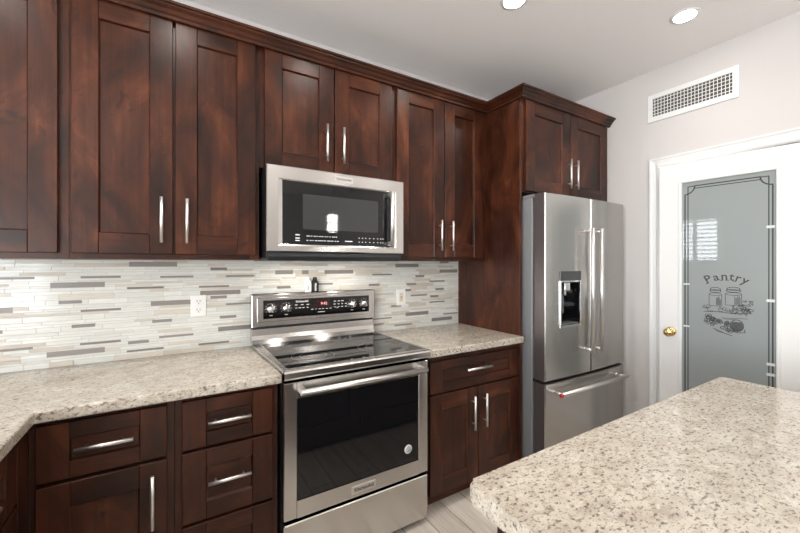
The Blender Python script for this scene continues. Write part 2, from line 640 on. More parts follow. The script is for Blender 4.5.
bm = new()
L, R_, T, B = -0.207, 0.207, 1.898, 0.40
for off, wd in ((0.0, 0.0072), (0.016, 0.0055)):
    l, r, t, bo = L + off, R_ - off, T - off, B + off
    q = 0.052 - off * 0.55
    arc = lambda cx, cy, a0, a1: [(cx + q * math.cos(a0 + (a1 - a0) * i / 8), cy + q * math.sin(a0 + (a1 - a0) * i / 8)) for i in range(9)]
    tl = arc(L + 0.003, T - 0.003, 0, -PI / 2) if off == 0 else None
    if off == 0:
        # outer line breaks into quarter-circle notches at the top corners
        ribbon(bm, [(l, bo), (l, t - q)] + arc(l, t, -PI / 2, 0) + [(l + q, t), (r - q, t)] + arc(r, t, -PI, -PI / 2) + [(r, t - q), (r, bo)], wd, MD)
    else:
        ribbon(bm, [(l, bo), (l, T - 0.002), (l + 0.036, T - 0.002)], wd, MD)
        ribbon(bm, [(l + 0.036, t), (r - 0.036, t)], wd, MD)
        ribbon(bm, [(r - 0.036, T - 0.002), (r, T - 0.002), (r, bo)], wd, MD)
ribbon(bm, [(L, B), (R_, B)], 0.005, MD); ribbon(bm, [(L + 0.016, B + 0.016), (R_ - 0.016, B + 0.016)], 0.004, MD)
obj('border_line', bm, M_ETCH, PANE)
# pale shelf edges seen through the clear border
bm = new()
for zz in (1.60, 1.17, 0.80, 0.74):
    ribbon(bm, [(R_ - 0.022, zz), (R_ + 0.006, zz)], 0.016, lambda a, c, o: MD(a, c, o + 0.001))
for zz in (1.30, 1.02):
    ribbon(bm, [(L - 0.006, zz - 0.05), (L + 0.022, zz - 0.05)], 0.010, lambda a, c, o: MD(a, c, o + 0.001))
obj('shelf_edge_mark', bm, M_SHELF, PANE)
# lettering on an arc
bm = new()
word, rad = 'Pantry', 0.20
widths = [0.050, 0.043, 0.046, 0.032, 0.034, 0.042]
tot = sum(widths)
pos = -tot / 2
for ch, wd in zip(word, widths):
    ang = (pos + wd / 2) / rad * 0.92
    pos += wd
    cx, cz = rad * math.sin(ang), 1.305 - rad * (1 - math.cos(ang))
    ca, sa = math.cos(-ang), math.sin(-ang)
    t = text_bm(ch, 0.068, lambda a, c, o, cx=cx, cz=cz, ca=ca, sa=sa: MD(cx + a * ca - c * sa, cz + a * sa + c * ca, max(o, 0) + 0.0002), bold=0.0006)
    merge(bm, t)
    if ch in 'Pnr':                            # little serif feet
        for dx in ((-0.013,) if ch != 'n' else (-0.014, 0.013)):
            ribbon(bm, [(cx + (dx - 0.007) * ca + 0.023 * sa, cz + (dx - 0.007) * sa - 0.023 * ca), (cx + (dx + 0.007) * ca + 0.023 * sa, cz + (dx + 0.007) * sa - 0.023 * ca)], 0.004, MD)
obj('pantry_lettering', bm, M_ETCH, PANE)
# etched still life: two jars with fruit and leaves above, a spilled jar and berries below
bm = new()
rr = random.Random(3)


def ell(cx, cy, rx, ry, a0=0, a1=2 * PI, n=18):
    return [(cx + rx * math.cos(a0 + (a1 - a0) * i / n), cy + ry * math.sin(a0 + (a1 - a0) * i / n)) for i in range(n + 1)]


LW = 0.0026
for cx, cy, wj, hj in ((-0.050, 1.118, 0.062, 0.092), (0.036, 1.128, 0.076, 0.088)):
    ribbon(bm, [(cx - wj / 2, cy + hj * 0.8), (cx - wj / 2, cy), (cx + wj / 2, cy), (cx + wj / 2, cy + hj * 0.8)], LW, MD)
    ribbon(bm, ell(cx, cy + hj * 0.8, wj / 2, 0.008), LW, MD)
    ribbon(bm, ell(cx, cy + hj * 1.02, wj * 0.44, 0.009), LW * 1.3, MD)
    ribbon(bm, ell(cx, cy + hj * 1.16, wj * 0.40, 0.010), LW * 1.3, MD)
    ribbon(bm, [(cx - wj * 0.42, cy + hj), (cx - wj * 0.40, cy + hj * 1.16)], LW, MD); ribbon(bm, [(cx + wj * 0.42, cy + hj), (cx + wj * 0.40, cy + hj * 1.16)], LW, MD)
    for i in range(7):
        x = cx + wj * (0.08 + 0.055 * i)
        ribbon(bm, [(x, cy + 0.006), (x, cy + hj * (0.45 + 0.3 * rr.random()))], LW * 0.8, MD)
for i in range(22):                            # fruit and leaves around the jars
    cx, cy = rr.uniform(-0.105, 0.118), rr.uniform(1.085, 1.120)
    ribbon(bm, ell(cx, cy, rr.uniform(0.008, 0.017), rr.uniform(0.007, 0.014), rr.random() * 3, 5 + rr.random() * 2, 10), LW, MD)
for i in range(26):
    x, y = rr.uniform(0.05, 0.118), rr.uniform(1.085, 1.165)
    ribbon(bm, [(x, y), (x + rr.uniform(-0.012, 0.016), y + rr.uniform(-0.014, 0.016)), (x + rr.uniform(-0.01, 0.02), y + rr.uniform(-0.02, 0.01))], LW, MD)
ribbon(bm, [(-0.108, 1.078), (-0.04, 1.082), (0.03, 1.078), (0.118, 1.086)], LW * 1.4, MD)
for i in range(44):                            # berries spilling below
    u = rr.random()
    cx = -0.098 + 0.15 * u
    cy = 1.035 - 0.055 * u + rr.uniform(-0.028, 0.026)
    ribbon(bm, ell(cx, cy, rr.uniform(0.006, 0.012), rr.uniform(0.006, 0.011), n=8), LW, MD)
ribbon(bm, ell(0.052, 1.005, 0.030, 0.036), LW * 1.5, MD)
for i in range(12):
    y = 0.976 + i * 0.0045
    dx = 0.026 * math.sqrt(max(0, 1 - ((y - 1.003) / 0.034) ** 2))
    ribbon(bm, [(0.052 - dx, y), (0.052 + dx, y)], 0.0036, MD)
ribbon(bm, [(-0.01, 1.04), (0.05, 1.041)], LW, MD); ribbon(bm, [(0.0, 0.972), (0.06, 0.962), (0.09, 0.968), (0.085, 0.984)], LW * 1.3, MD)
ribbon(bm, [(-0.06, 0.975), (-0.01, 0.952), (0.03, 0.940)], LW * 1.4, MD); ribbon(bm, [(-0.05, 0.962), (0.01, 0.946)], LW, MD)
ribbon(bm, [(-0.02, 1.045), (0.10, 1.052)], LW, MD)
obj('jar_drawing', bm, M_ETCH, PANE)
# knob
bm = new()
ky, kz = -1.085, 0.922
lathe(bm, [(0.0, -0.001), (0.031, -0.001), (0.032, 0.004), (0.026, 0.009), (0.013, 0.012), (0.011, 0.03), (0.016, 0.036), (0.026, 0.043), (0.029, 0.052), (0.027, 0.061), (0.019, 0.068), (0.0, 0.071)], (xf, ky, kz), (-1, 0, 0), 28)
obj('door_knob', bm, M_BRASS, DOOR)
DOOR.rotation_euler.z = -math.radians(-5.5)    # the door stands slightly ajar, swung into the kitchen

# ------------------------------------------------------------------ tile backsplash
bm = new()
BX0, BX1, BZ0, BZ1 = -2.2, 1.531, 0.912, 1.412
box(bm, BX0, BX1, -0.0035, -0.0006, BZ0, BZ1, 3)
STRIPS = [(1.344, 1.43, 'm', 1.3975), (-0.59, -0.387, 'T', 1.382), (0.945, 1.144, 'T', 1.3725), (-0.232, -0.15, 'm', 1.3565), (0.112, 0.216, 'T', 1.334), (0.272, 0.313, 'T', 1.3325), (0.417, 0.616, 'T', 1.332), (1.341, 1.519, 'T', 1.328), (-0.773, -0.623, 't', 1.321), (-0.461, -0.313, 't', 1.317), (-0.155, -0.006, 't', 1.316), (0.758, 0.914, 't', 1.31), (1.117, 1.196, 'm', 1.2935), (-0.878, -0.684, 'T', 1.286), (-0.598, -0.446, 't', 1.264), (-0.287, -0.139, 't', 1.2605), (0.378, 0.473, 't', 1.256), (1.244, 1.389, 't', 1.252), (0.122, 0.202, 'm', 1.2435), (0.733, 0.815, 'm', 1.240), (1.038, 1.124, 'm', 1.2365), (-0.281, -0.081, 'T', 1.226), (-0.85, -0.768, 'm', 1.207), (-0.232, -0.15, 'm', 1.201), (1.02, 1.077, 'm', 1.193), (1.302, 1.382, 'm', 1.1905), (-0.501, -0.315, 'T', 1.182), (-0.773, -0.622, 't', 1.1635), (-0.155, -0.01, 't', 1.1595), (1.075, 1.22, 't', 1.152), (1.252, 1.329, 'm', 1.1375), (1.245, 1.392, 't', 1.094), (-0.805, -0.72, 'm', 1.0935), (-0.495, -0.41, 'm', 1.0915), (-0.186, -0.102, 'm', 1.089), (0.909, 0.993, 'm', 1.0835), (-0.194, 0.0, 'T', 1.0235), (1.032, 1.234, 'T', 1.0175), (-1.085, -0.935, 't', 1.0095), (-0.466, -0.313, 't', 1.008), (-0.775, -0.622, 't', 1.0075), (0.764, 0.914, 't', 1.0025), (1.378, 1.526, 't', 0.9955), (-0.594, -0.509, 'm', 0.9935), (-0.89, -0.684, 'T', 0.972), (0.77, 0.853, 'm', 0.9635), (1.265, 1.463, 'T', 0.959), (-0.599, -0.446, 't', 0.9515), (-0.289, -0.139, 't', 0.9505), (0.936, 1.087, 't', 0.9445),
          (-1.20, -1.0, 'T', 1.182), (-1.08, -0.93, 't', 1.321), (-1.11, -1.03, 'm', 1.09)]
HS = {'t': 0.0105, 'm': 0.0155, 'T': 0.0245}
rt = random.Random(11)


def tile_box(x0, x1, z0, z1, front, mat):
    """one tile with its face very slightly out of true"""
    y = [-front + rt.uniform(-0.0004, 0.0004) for _ in range(3)]
    f = lambda sx, sz: y[0] + (y[1] - y[0]) * sx + (y[2] - y[0]) * sz
    F = [bm.verts.new((x, f(sx, sz), z)) for x, z, sx, sz in ((x0, z0, 0, 0), (x1, z0, 1, 0), (x1, z1, 1, 1), (x0, z1, 0, 1))]
    Bk = [bm.verts.new((x, -0.002, z)) for x, z in ((x0, z0), (x1, z0), (x1, z1), (x0, z1))]
    bm.faces.new(F).material_index = mat
    for i in range(4):
        bm.faces.new([F[(i + 1) % 4], F[i], Bk[i], Bk[(i + 1) % 4]]).material_index = mat


z = BZ0
g = 0.0009
while z < BZ1 - 0.004:
    h = rt.choice([0.0105, 0.0155, 0.0155, 0.0245, 0.0105])
    h = min(h, BZ1 - z)
    x = BX0 + rt.uniform(-0.1, 0)
    while x < BX1:
        ln = rt.choice([0.083, 0.15, 0.20, 0.15])
        a, b_ = max(x, BX0), min(x + ln, BX1)
        if b_ - a > 0.004:
            tile_box(a + g, b_ - g, z + g, z + h - g, 0.0055, 1 if rt.random() < 0.24 else 0)
        x += ln
    z += h
for x0, x1, k, zc in STRIPS:
    h = HS[k]
    tile_box(x0, x1, zc - h / 2, zc + h / 2, 0.0065, 2)
tag(obj('tile_backsplash', bm, [M_TGLASS, M_TSTONE, M_TGREY, M_GROUT], recalc=True), 'linear mosaic tile backsplash of white glass and cream strips with grey accents', 'backsplash')

# ------------------------------------------------------------------ cabinets
DF = -0.322     # front of the upper doors
BF = -0.620     # front of the base doors


def shaker(bm, x0, x1, z0, z1, yf, rail=0.085, stile=0.085, th=0.02, rec=0.011):
    """five-piece door in the plane y = yf facing -y"""
    yb = yf + th
    box(bm, x0, x0 + stile, yf, yb, z0, z1, 0, 0.0022)
    box(bm, x1 - stile, x1, yf, yb, z0, z1, 0, 0.0022)
    box(bm, x0 + stile, x1 - stile, yf + 0.0003, yb, z1 - rail, z1, 1, 0.0018)
    box(bm, x0 + stile, x1 - stile, yf + 0.0003, yb, z0, z0 + rail, 1, 0.0018)
    # sloped inner edge and panel
    a0, a1, c0, c1 = x0 + stile, x1 - stile, z0 + rail, z1 - rail
    s = 0.0045
    o = [(a0, c0), (a1, c0), (a1, c1), (a0, c1)]
    n = [(a0 + s, c0 + s), (a1 - s, c0 + s), (a1 - s, c1 - s), (a0 + s, c1 - s)]
    O = [bm.verts.new((p[0], yf + 0.002, p[1])) for p in o]
    I = [bm.verts.new((p[0], yf + rec, p[1])) for p in n]
    K = [bm.verts.new((p[0], yf + th, p[1])) for p in o]
    for i in range(4):
        bm.faces.new([O[i], O[(i + 1) % 4], I[(i + 1) % 4], I[i]]).material_index = 1 if i in (0, 2) else 0
        bm.faces.new([O[(i + 1) % 4], O[i], K[i], K[(i + 1) % 4]]).material_index = 0
    mi = 0 if (z1 - z0) > (x1 - x0) * 0.9 else 1
    bm.faces.new(I).material_index = mi
    bm.faces.new(list(reversed(K))).material_index = mi


def bar_pull(bm, p0, p1, front, d=(0, -1, 0), off=0.033, r=0.0070, inset=0.035):
    """bar handle from p0 to p1 (points on the door face), standing off along d"""
    p0, p1, d = Vector(p0), Vector(p1), Vector(d)
    q0, q1 = p0 + d * off, p1 + d * off
    ax = (q1 - q0).normalized()
    cyl(bm, q0, q1, r, seg=14)
    for s in (q0 + ax * inset, q1 - ax * inset):
        cyl(bm, s - d * (off + 0.002), s, 0.0042, seg=10)


def vpull(parent, x, z0, z1, yf):
    bm = new(); bar_pull(bm, (x, yf, z0), (x, yf, z1), yf)
    return obj('handle', bm, M_NICKEL, parent)


def hpull(parent, x0, x1, z, yf):
    bm = new(); bar_pull(bm, (x0, yf, z), (x1, yf, z), yf, inset=0.028)
    return obj('handle', bm, M_NICKEL, parent)


def door(parent, x0, x1, z0, z1, yf, hx=None, hz=None, rail=0.085):
    bm = new(); shaker(bm, x0, x1, z0, z1, yf, rail)
    d = obj('door', bm, WOOD, parent)
    if hx is not None:
        vpull(d, hx, hz[0], hz[1], yf)
    return d


def drawer(parent, x0, x1, z0, z1, yf, rail, hx=None, hz=None):
    bm = new(); shaker(bm, x0, x1, z0, z1, yf, rail, 0.083)
    d = obj('drawer', bm, WOOD, parent)
    if hx is not None:
        hpull(d, hx[0], hx[1], hz, yf + 0.008)
    return d


def carcass(parent, x0, x1, z0, z1, yback, yfront, stiles, rails):
    """box set back behind a face frame made of separate stiles and rails"""
    bm = new()
    box(bm, x0, x1, yback, yfront + 0.02, z0, z1, 0, 0.001)
    for a, b_ in stiles:
        box(bm, a, b_, yfront + 0.021, yfront, z0, z1, 0, 0.001)
    for a, b_ in rails:
        box(bm, x0 + 0.02, x1 - 0.02, yfront + 0.021, yfront + 0.0004, a, b_, 1, 0.0)
    return obj('body', bm, WOOD, parent)


FF = DF + 0.0205
UZ0, UZ1 = 1.404, 2.485
DZ0, DZ1 = 1.428, 2.480
# upper cabinet in the left corner
c = thing('upper_cabinet', 'dark wood upper cabinet cut off by the left edge of the photo', 'cabinet', (-1.09, -0.16, UZ0))
carcass(c, -1.42, -0.757, UZ0, UZ1, -0.001, FF, [(-1.42, -1.37), (-0.80, -0.757)], [(UZ0, UZ0 + 0.04), (UZ1 - 0.05, UZ1)])
door(c, -1.385, -0.789, DZ0, DZ1, DF)
# two-door upper left of the microwave
c = thing('upper_cabinet', 'tall dark wood upper cabinet left of the microwave, two doors meeting with handles', 'cabinet', (-0.395, -0.16, UZ0))
carcass(c, -0.757, -0.034, UZ0, UZ1, -0.001, FF, [(-0.757, -0.71), (-0.43, -0.37), (-0.08, -0.034)], [(UZ0, UZ0 + 0.04), (UZ1 - 0.05, UZ1)])
door(c, -0.748, -0.4045, DZ0, DZ1, DF, -0.446, (1.476, 1.676))
door(c, -0.394, -0.053, DZ0, DZ1, DF, -0.350, (1.476, 1.676))
# short upper above the microwave
c = thing('upper_cabinet', 'short two-door dark wood cabinet directly above the microwave', 'cabinet', (0.361, -0.16, 1.872))
carcass(c, -0.034, 0.757, 1.872, UZ1, -0.001, FF, [(-0.034, 0.02), (0.33, 0.39), (0.70, 0.757)], [(1.872, 1.90), (UZ1 - 0.05, UZ1)])
door(c, -0.010, 0.3575, 1.880, DZ1, DF, 0.309, (1.941, 2.142))
door(c, 0.3640, 0.732, 1.880, DZ1, DF, 0.406, (1.941, 2.142))
# upper right of the microwave
c = thing('upper_cabinet', 'two-door dark wood upper cabinet between microwave and tall refrigerator cabinet', 'cabinet', (1.143, -0.16, UZ0))
carcass(c, 0.757, 1.530, UZ0, UZ1, -0.001, FF, [(0.757, 0.81), (1.11, 1.17), (1.46, 1.53)], [(UZ0, UZ0 + 0.04), (UZ1 - 0.05, UZ1)])
door(c, 0.771, 1.136, DZ0, DZ1, DF, 1.093, (1.472, 1.672))
door(c, 1.1425, 1.489, DZ0, DZ1, DF, 1.188, (1.472, 1.672))

# tall cabinet round the refrigerator
TF = -0.635
c = thing('refrigerator_cabinet', 'tall dark wood side panel with two-door cabinet above the refrigerator', 'cabinet', (2.04, -0.31, 0))
bm = new()
box(bm, 1.5315, 1.552, -0.001, TF + 0.0205, 0.0, 2.485, 0, 0.001)
obj('side_panel', bm, WOOD, c)
bm = new()
box(bm, 1.553, 2.549, -0.001, TF + 0.0405, 1.858, 2.485, 0)
box(bm, 1.553, 1.60, TF + 0.0405, TF + 0.0205, 1.858, 2.485, 0, 0.001)
box(bm, 2.02, 2.08, TF + 0.0405, TF + 0.0205, 1.858, 2.485, 0, 0.001)
box(bm, 2.50, 2.549, TF + 0.0405, TF + 0.0205, 1.858, 2.485, 0, 0.001)
box(bm, 1.60, 2.50, TF + 0.0405, TF + 0.0209, 1.858, 1.885, 1)
box(bm, 1.60, 2.50, TF + 0.0405, TF + 0.0209, 2.43, 2.485, 1)
obj('body', bm, WOOD, c)
door(c, 1.574, 2.045, 1.868, 2.470, TF, 2.012, (1.922, 2.134))
door(c, 2.051, 2.531, 1.868, 2.470, TF, 2.094, (1.922, 2.134))

# crown moulding along the tops of all the wall cabinets
bm = new()
cz = 2.470
cp = [(0.0, cz), (0.012, cz), (0.014, cz + 0.012), (0.022, cz + 0.018), (0.030, cz + 0.030), (0.043, cz + 0.040), (0.046, cz + 0.046), (0.054, cz + 0.048), (0.056, cz + 0.058), (0.0, cz + 0.058)]
sweep(bm, cp, [(-1.42, DF - 0.0015), (1.530, DF - 0.0015), (1.530, TF - 0.0015), (2.551, TF - 0.0015)], 1)
tag(obj('crown_moulding', bm, WOOD), 'dark wood crown moulding running along the tops of the wall cabinets', 'moulding')

# ------------------------------------------------------------------ base cabinets
BFF = BF + 0.0205
CZ0 = 0.872


def base_body(parent, x0, x1, stiles, rails):
    bm = new()
    box(bm, x0, x1, -0.001, BFF + 0.02, 0.095, CZ0, 0, 0.001)
    for a, b_ in stiles:
        box(bm, a, b_, BFF + 0.021, BFF, 0.095, CZ0, 0, 0.001)
    for a, b_ in rails:
        box(bm, x0 + 0.01, x1 - 0.01, BFF + 0.021, BFF + 0.0004, a, b_, 1)
    obj('body', bm, WOOD, parent)
    bm = new(); box(bm, x0, x1, -0.02, -0.545, 0.0, 0.094)
    obj('toe_kick', bm, M_WH, parent)


c = thing('base_cabinet', 'dark wood base cabinet with one drawer over a door, in the left counter corner', 'cabinet', (-0.6, -0.31, 0))
base_body(c, -0.835, -0.3965, [(-0.80, -0.74), (-0.44, -0.3965)], [(0.83, CZ0), (0.64, 0.68), (0.095, 0.12)])
drawer(c, -0.781, -0.421, 0.664, 0.852, BF, 0.056, (-0.683, -0.521), 0.762)
d_ = door(c, -0.781, -0.421, 0.092, 0.650, BF, -0.4655, (0.42, 0.615))
c = thing('base_cabinet', 'dark wood base cabinet with a stack of drawers, left of the range', 'cabinet', (-0.2, -0.31, 0))
base_body(c, -0.396, -0.0125, [(-0.396, -0.35), (-0.06, -0.0125)], [(0.83, CZ0), (0.64, 0.68), (0.35, 0.39), (0.095, 0.12)])
drawer(c, -0.373, -0.036, 0.664, 0.852, BF, 0.056, (-0.285, -0.127), 0.760)
drawer(c, -0.373, -0.036, 0.378, 0.652, BF, 0.070, (-0.285, -0.127), 0.524)
drawer(c, -0.373, -0.036, 0.092, 0.366, BF, 0.070, (-0.285, -0.127), 0.235)
c = thing('base_cabinet', 'dark wood base cabinet with a wide drawer over two doors, beside the refrigerator', 'cabinet', (1.15, -0.31, 0))
base_body(c, 0.772, 1.531, [(0.772, 0.83), (1.12, 1.19), (1.48, 1.531)], [(0.83, CZ0), (0.62, 0.68), (0.095, 0.12)])
drawer(c, 0.803, 1.521, 0.660, 0.838, BF, 0.052, (1.052, 1.252), 0.764)
door(c, 0.803, 1.1565, 0.092, 0.648, BF, 1.106, (0.408, 0.606))
door(c, 1.1625, 1.521, 0.092, 0.648, BF, 1.200, (0.408, 0.606))

# run of base cabinet along the left leg of the counter, facing the island
c = thing('base_cabinet', 'dark wood base cabinet under the left leg of the counter, seen edge-on', 'cabinet', (-1.1, -1.4, 0))
XF = -0.800


def turn(bm):                                  # from facing -y at y=0 to facing +x at x = XF
    bm.transform(Matrix.Translation((XF, 0, 0)) @ Matrix.Rotation(PI / 2, 4, 'Z'))


bm = new()
box(bm, -1.40, XF - 0.0205, -2.10, -0.60, 0.095, CZ0, 0, 0.001)
box(bm, XF - 0.021, XF - 0.0005, -0.70, -0.6005, 0.095, CZ0, 0, 0.001)
box(bm, XF - 0.021, XF - 0.0005, -2.10, -1.98, 0.095, CZ0, 0, 0.001); box(bm, XF - 0.021, XF - 0.0005, -1.36, -1.29, 0.095, CZ0, 0, 0.001)
box(bm, XF - 0.021, XF - 0.001, -2.0, -0.69, 0.83, CZ0, 1)
obj('body', bm, WOOD, c)
bm = new(); box(bm, -1.38, XF - 0.075, -2.08, -0.60, 0.0, 0.094); obj('toe_kick', bm, M_WH, c)
for a, b_ in ((0.705, 1.30), (1.345, 1.99)):
    # positions along the run are -y
    bm = new(); shaker(bm, -b_, -a, 0.664, 0.852, -0.0, 0.056, 0.083); turn(bm)
    d_ = obj('drawer', bm, WOOD, c)
    bm = new(); bar_pull(bm, (XF - 0.008, -(a + b_) / 2 - 0.08, 0.76), (XF - 0.008, -(a + b_) / 2 + 0.08, 0.76), 0, (1, 0, 0), inset=0.028)
    obj('handle', bm, M_NICKEL, d_)
    bm = new(); shaker(bm, -b_, -a, 0.092, 0.650, -0.0, 0.085, 0.085); turn(bm)
    d_ = obj('door', bm, WOOD, c)
    bm = new(); bar_pull(bm, (XF, -b_ + 0.045, 0.42), (XF, -b_ + 0.045, 0.615), 0, (1, 0, 0))
    obj('handle', bm, M_NICKEL, d_)

# ------------------------------------------------------------------ granite counters
CT0, CT1 = 0.8725, 0.914
bm = new()
prism(bm, [(-1.44, -0.007), (-0.0045, -0.007), (-0.0045, -0.652), (-0.775, -0.652), (-0.775, -2.14), (-1.44, -2.14)], 'z', CT0, CT1, 0, 0.007, 3)
tag(obj('countertop', bm, M_GRAN), 'L-shaped cream granite countertop left of the range', 'countertop')
bm = new()
prism(bm, [(0.7665, -0.007), (1.5305, -0.007), (1.5305, -0.652), (0.7665, -0.652)], 'z', CT0, CT1, 0, 0.007, 3)
tag(obj('countertop', bm, M_GRAN), 'small cream granite countertop between the range and the refrigerator panel', 'countertop')

# ------------------------------------------------------------------ island
ix0, ix1, iy1, iy0 = 0.141, 1.546, -1.649, -2.80
bm = new()
rc = 0.020
pts = []
for cx, cy, a0 in ((ix0 + rc, iy1 - rc, PI / 2), (ix0 + rc, iy0 + rc, PI), (ix1 - rc, iy0 + rc, 1.5 * PI), (ix1 - 0.01, iy1 - 0.01, 0)):
    r_ = rc if cx < ix1 - 0.015 else 0.01
    for i in range(6):
        t = a0 + (PI / 2) * i / 5
        pts.append((cx + r_ * math.cos(t), cy + r_ * math.sin(t)))
t = bmesh.new()
A = [t.verts.new((p[0], p[1], CT0)) for p in pts]
B_ = [t.verts.new((p[0], p[1], CT1)) for p in pts]
n = len(pts)
for i in range(n):
    t.faces.new([A[i], A[(i + 1) % n], B_[(i + 1) % n], B_[i]])
t.faces.new(list(reversed(A))); t.faces.new(B_)
rim = [e for e in t.edges if abs(e.verts[0].co.z - e.verts[1].co.z) < 1e-6]
bmesh.ops.bevel(t, geom=rim, offset=0.009, segments=3, profile=0.5, affect='EDGES', clamp_overlap=True)
for f in t.faces:
    f.smooth = False
merge(bm, t, 0)
tag(obj('island_countertop', bm, M_GRAN), 'large cream granite island countertop in the right foreground', 'countertop')

c = thing('island_cabinet', 'brown wood island base under the foreground granite slab', 'cabinet', (0.85, -2.2, 0))
bm = new()
box(bm, 0.20, 1.49, -2.75, -1.70, 0.095, CZ0, 0, 0.001)
obj('body', bm, WOOD, c)
bm = new()
t = bmesh.new(); shaker(t, 1.70, 2.75, 0.095, CZ0 - 0.002, 0.0, 0.085, 0.052)
t.transform(Matrix.Translation((0.180, 0, 0)) @ Matrix.Rotation(-PI / 2, 4, 'Z'))
merge(bm, t)
obj('end_panel', bm, WOOD, c)
bm = new()
shaker(bm, -1.48, -0.85, 0.11, CZ0 - 0.01, 0.0); shaker(bm, -0.84, -0.21, 0.11, CZ0 - 0.01, 0.0)
bm.transform(Matrix.Translation((0, -1.68, 0)) @ Matrix.Rotation(PI, 4, 'Z'))
obj('door_panels', bm, WOOD, c)
bm = new(); box(bm, 0.25, 1.44, -2.70, -1.76, 0, 0.094); obj('toe_kick', bm, M_WH, c)

# ------------------------------------------------------------------ range
X0, X1 = -0.003, 0.757
RF = -0.660
rg = thing('range', 'freestanding stainless steel electric range with black glass cooktop', 'range', (0.374, -0.34, 0))
bm = new()
box(bm, X0 + 0.003, X1 - 0.003, -0.03, -0.615, 0.045, 0.885, 0, 0.002)
obj('body', bm, M_BLKPL, rg)
# cooktop: steel rim with a rounded front apron
bm = new()
apr = [(-0.05, 0.886), (-0.672, 0.886), (-0.679, 0.889), (-0.682, 0.896), (-0.682, 0.918), (-0.679, 0.926), (-0.672, 0.930), (-0.645, 0.930), (-0.640, 0.926), (-0.05, 0.926)]
prism(bm, apr, 'x', X0, X1, 0)
box(bm, X0, X0 + 0.020, -0.05, -0.642, 0.926, 0.930); box(bm, X1 - 0.020, X1, -0.05, -0.642, 0.926, 0.930)
prism(bm, [(X0 - 0.030, -0.07), (X0 + 0.018, -0.07), (X0 + 0.018, -0.655), (X0 - 0.003, -0.672)], 'z', 0.9158, 0.9308, 0, 0.0015, 1)
ck = obj('cooktop', bm, M_STEELV, rg)
bm = new(); box(bm, X0 + 0.020, X1 - 0.020, -0.062, -0.640, 0.9262, 0.9292)
gl = obj('glass_top', bm, M_BLACK, ck)
for cx, cy, rb in ((0.19, -0.47, 0.105), (0.56, -0.47, 0.115), (0.19, -0.20, 0.08), (0.56, -0.20, 0.08), (0.375, -0.17, 0.05)):
    for r_ in (rb, rb * 0.62):
        bm = new()
        ribbon(bm, [(cx + r_ * math.cos(2 * PI * i / 40), cy + r_ * math.sin(2 * PI * i / 40)) for i in range(40)], 0.0016, lambda a, b, o: (a, b, 0.9292 + o * 0.25), closed=True)
        obj('burner_ring', bm, M_RING, ck)
# backguard
bm = new()
G0, G1 = X0 - 0.030, X1 - 0.011
box(bm, G0, G1, -0.0095, -0.070, 1.022, 1.211, 0, 0.006, 2)
box(bm, G0 + 0.030, G1 - 0.022, -0.0695, -0.0735, 1.052, 1.190, 0, 0.0035, 2)
low = [(-0.0095, 0.926), (-0.085, 0.926), (-0.078, 0.935), (-0.066, 0.952), (-0.060, 0.975), (-0.058, 1.012), (-0.0095, 1.012)]
prism(bm, low, 'x', G0 + 0.005, G1 - 0.008, 0)
bgd = obj('backguard', bm, M_STEEL, rg)
bm = new(); box(bm, G0 + 0.008, G1 - 0.008, -0.0105, -0.052, 1.010, 1.024); obj('painted_shadow_line', bm, M_DARK, bgd)  # dark box paints in the shadow line under the overhang
bm = new(); box(bm, 0.030, 0.699, -0.0730, -0.0755, 1.070, 1.176, 0, 0.001); obj('control_panel', bm, M_BLACK, bgd)
PYF = -0.0756
for kx in (0.072, 0.158, 0.576, 0.660):
    bm = new()
    kz = 1.126
    lathe(bm, [(0.0, -0.001), (0.026, -0.001), (0.026, 0.003), (0.022, 0.005), (0.021, 0.020), (0.0185, 0.024), (0.0, 0.024)], (kx, PYF, kz), (0, -1, 0), 28)
    t = bmesh.new(); box(t, kx - 0.0045, kx + 0.0045, PYF - 0.034, PYF - 0.018, kz - 0.020, kz + 0.020, 0, 0.002)
    t.transform(Matrix.Translation((kx, 0, kz)) @ Matrix.Rotation(random.uniform(-0.5, 0.5), 4, 'Y') @ Matrix.Translation((-kx, 0, -kz)))
    merge(bm, t)
    obj('knob', bm, M_CHROME, bgd)
MR = lambda x, z, y: (lambda a, b, o: (x + a, y - max(o, 0), z + b))
bm = new(); box(bm, 0.335, 0.421, PYF + 0.0005, PYF - 0.0006, 1.118, 1.164); obj('clock_display', bm, M_SCREEN, bgd)
bm = text_bm('9:42', 0.024, MR(0.388, 1.140, PYF - 0.0008)); obj('clock_digits', bm, M_LED, bgd)
bm = text_bm('KitchenAid', 0.0165, MR(0.252, 1.160, PYF - 0.0002), bold=0.0002); obj('brand_lettering', bm, M_PRINT, bgd)
bm = new()
rk = random.Random(5)
for zz, xs in ((1.140, (0.232, 0.268, 0.302)), (1.122, (0.232, 0.255, 0.278, 0.302)), (1.108, (0.33, 0.352, 0.376, 0.40, 0.424, 0.448, 0.49)), (1.090, (0.37, 0.385, 0.40)), (1.150, (0.475, 0.50, 0.525)), (1.132, (0.475, 0.50, 0.525, 0.55)), (1.114, (0.475, 0.50, 0.525, 0.55))):
    for x in xs:
        x -= 0.016
        ribbon(bm, [(x - rk.uniform(0.003, 0.008), zz), (x + rk.uniform(0.003, 0.008), zz)], 0.0032, lambda a, b, o: (a, PYF - o * 0.5, b))
obj('button_print', bm, M_PRINT, bgd)
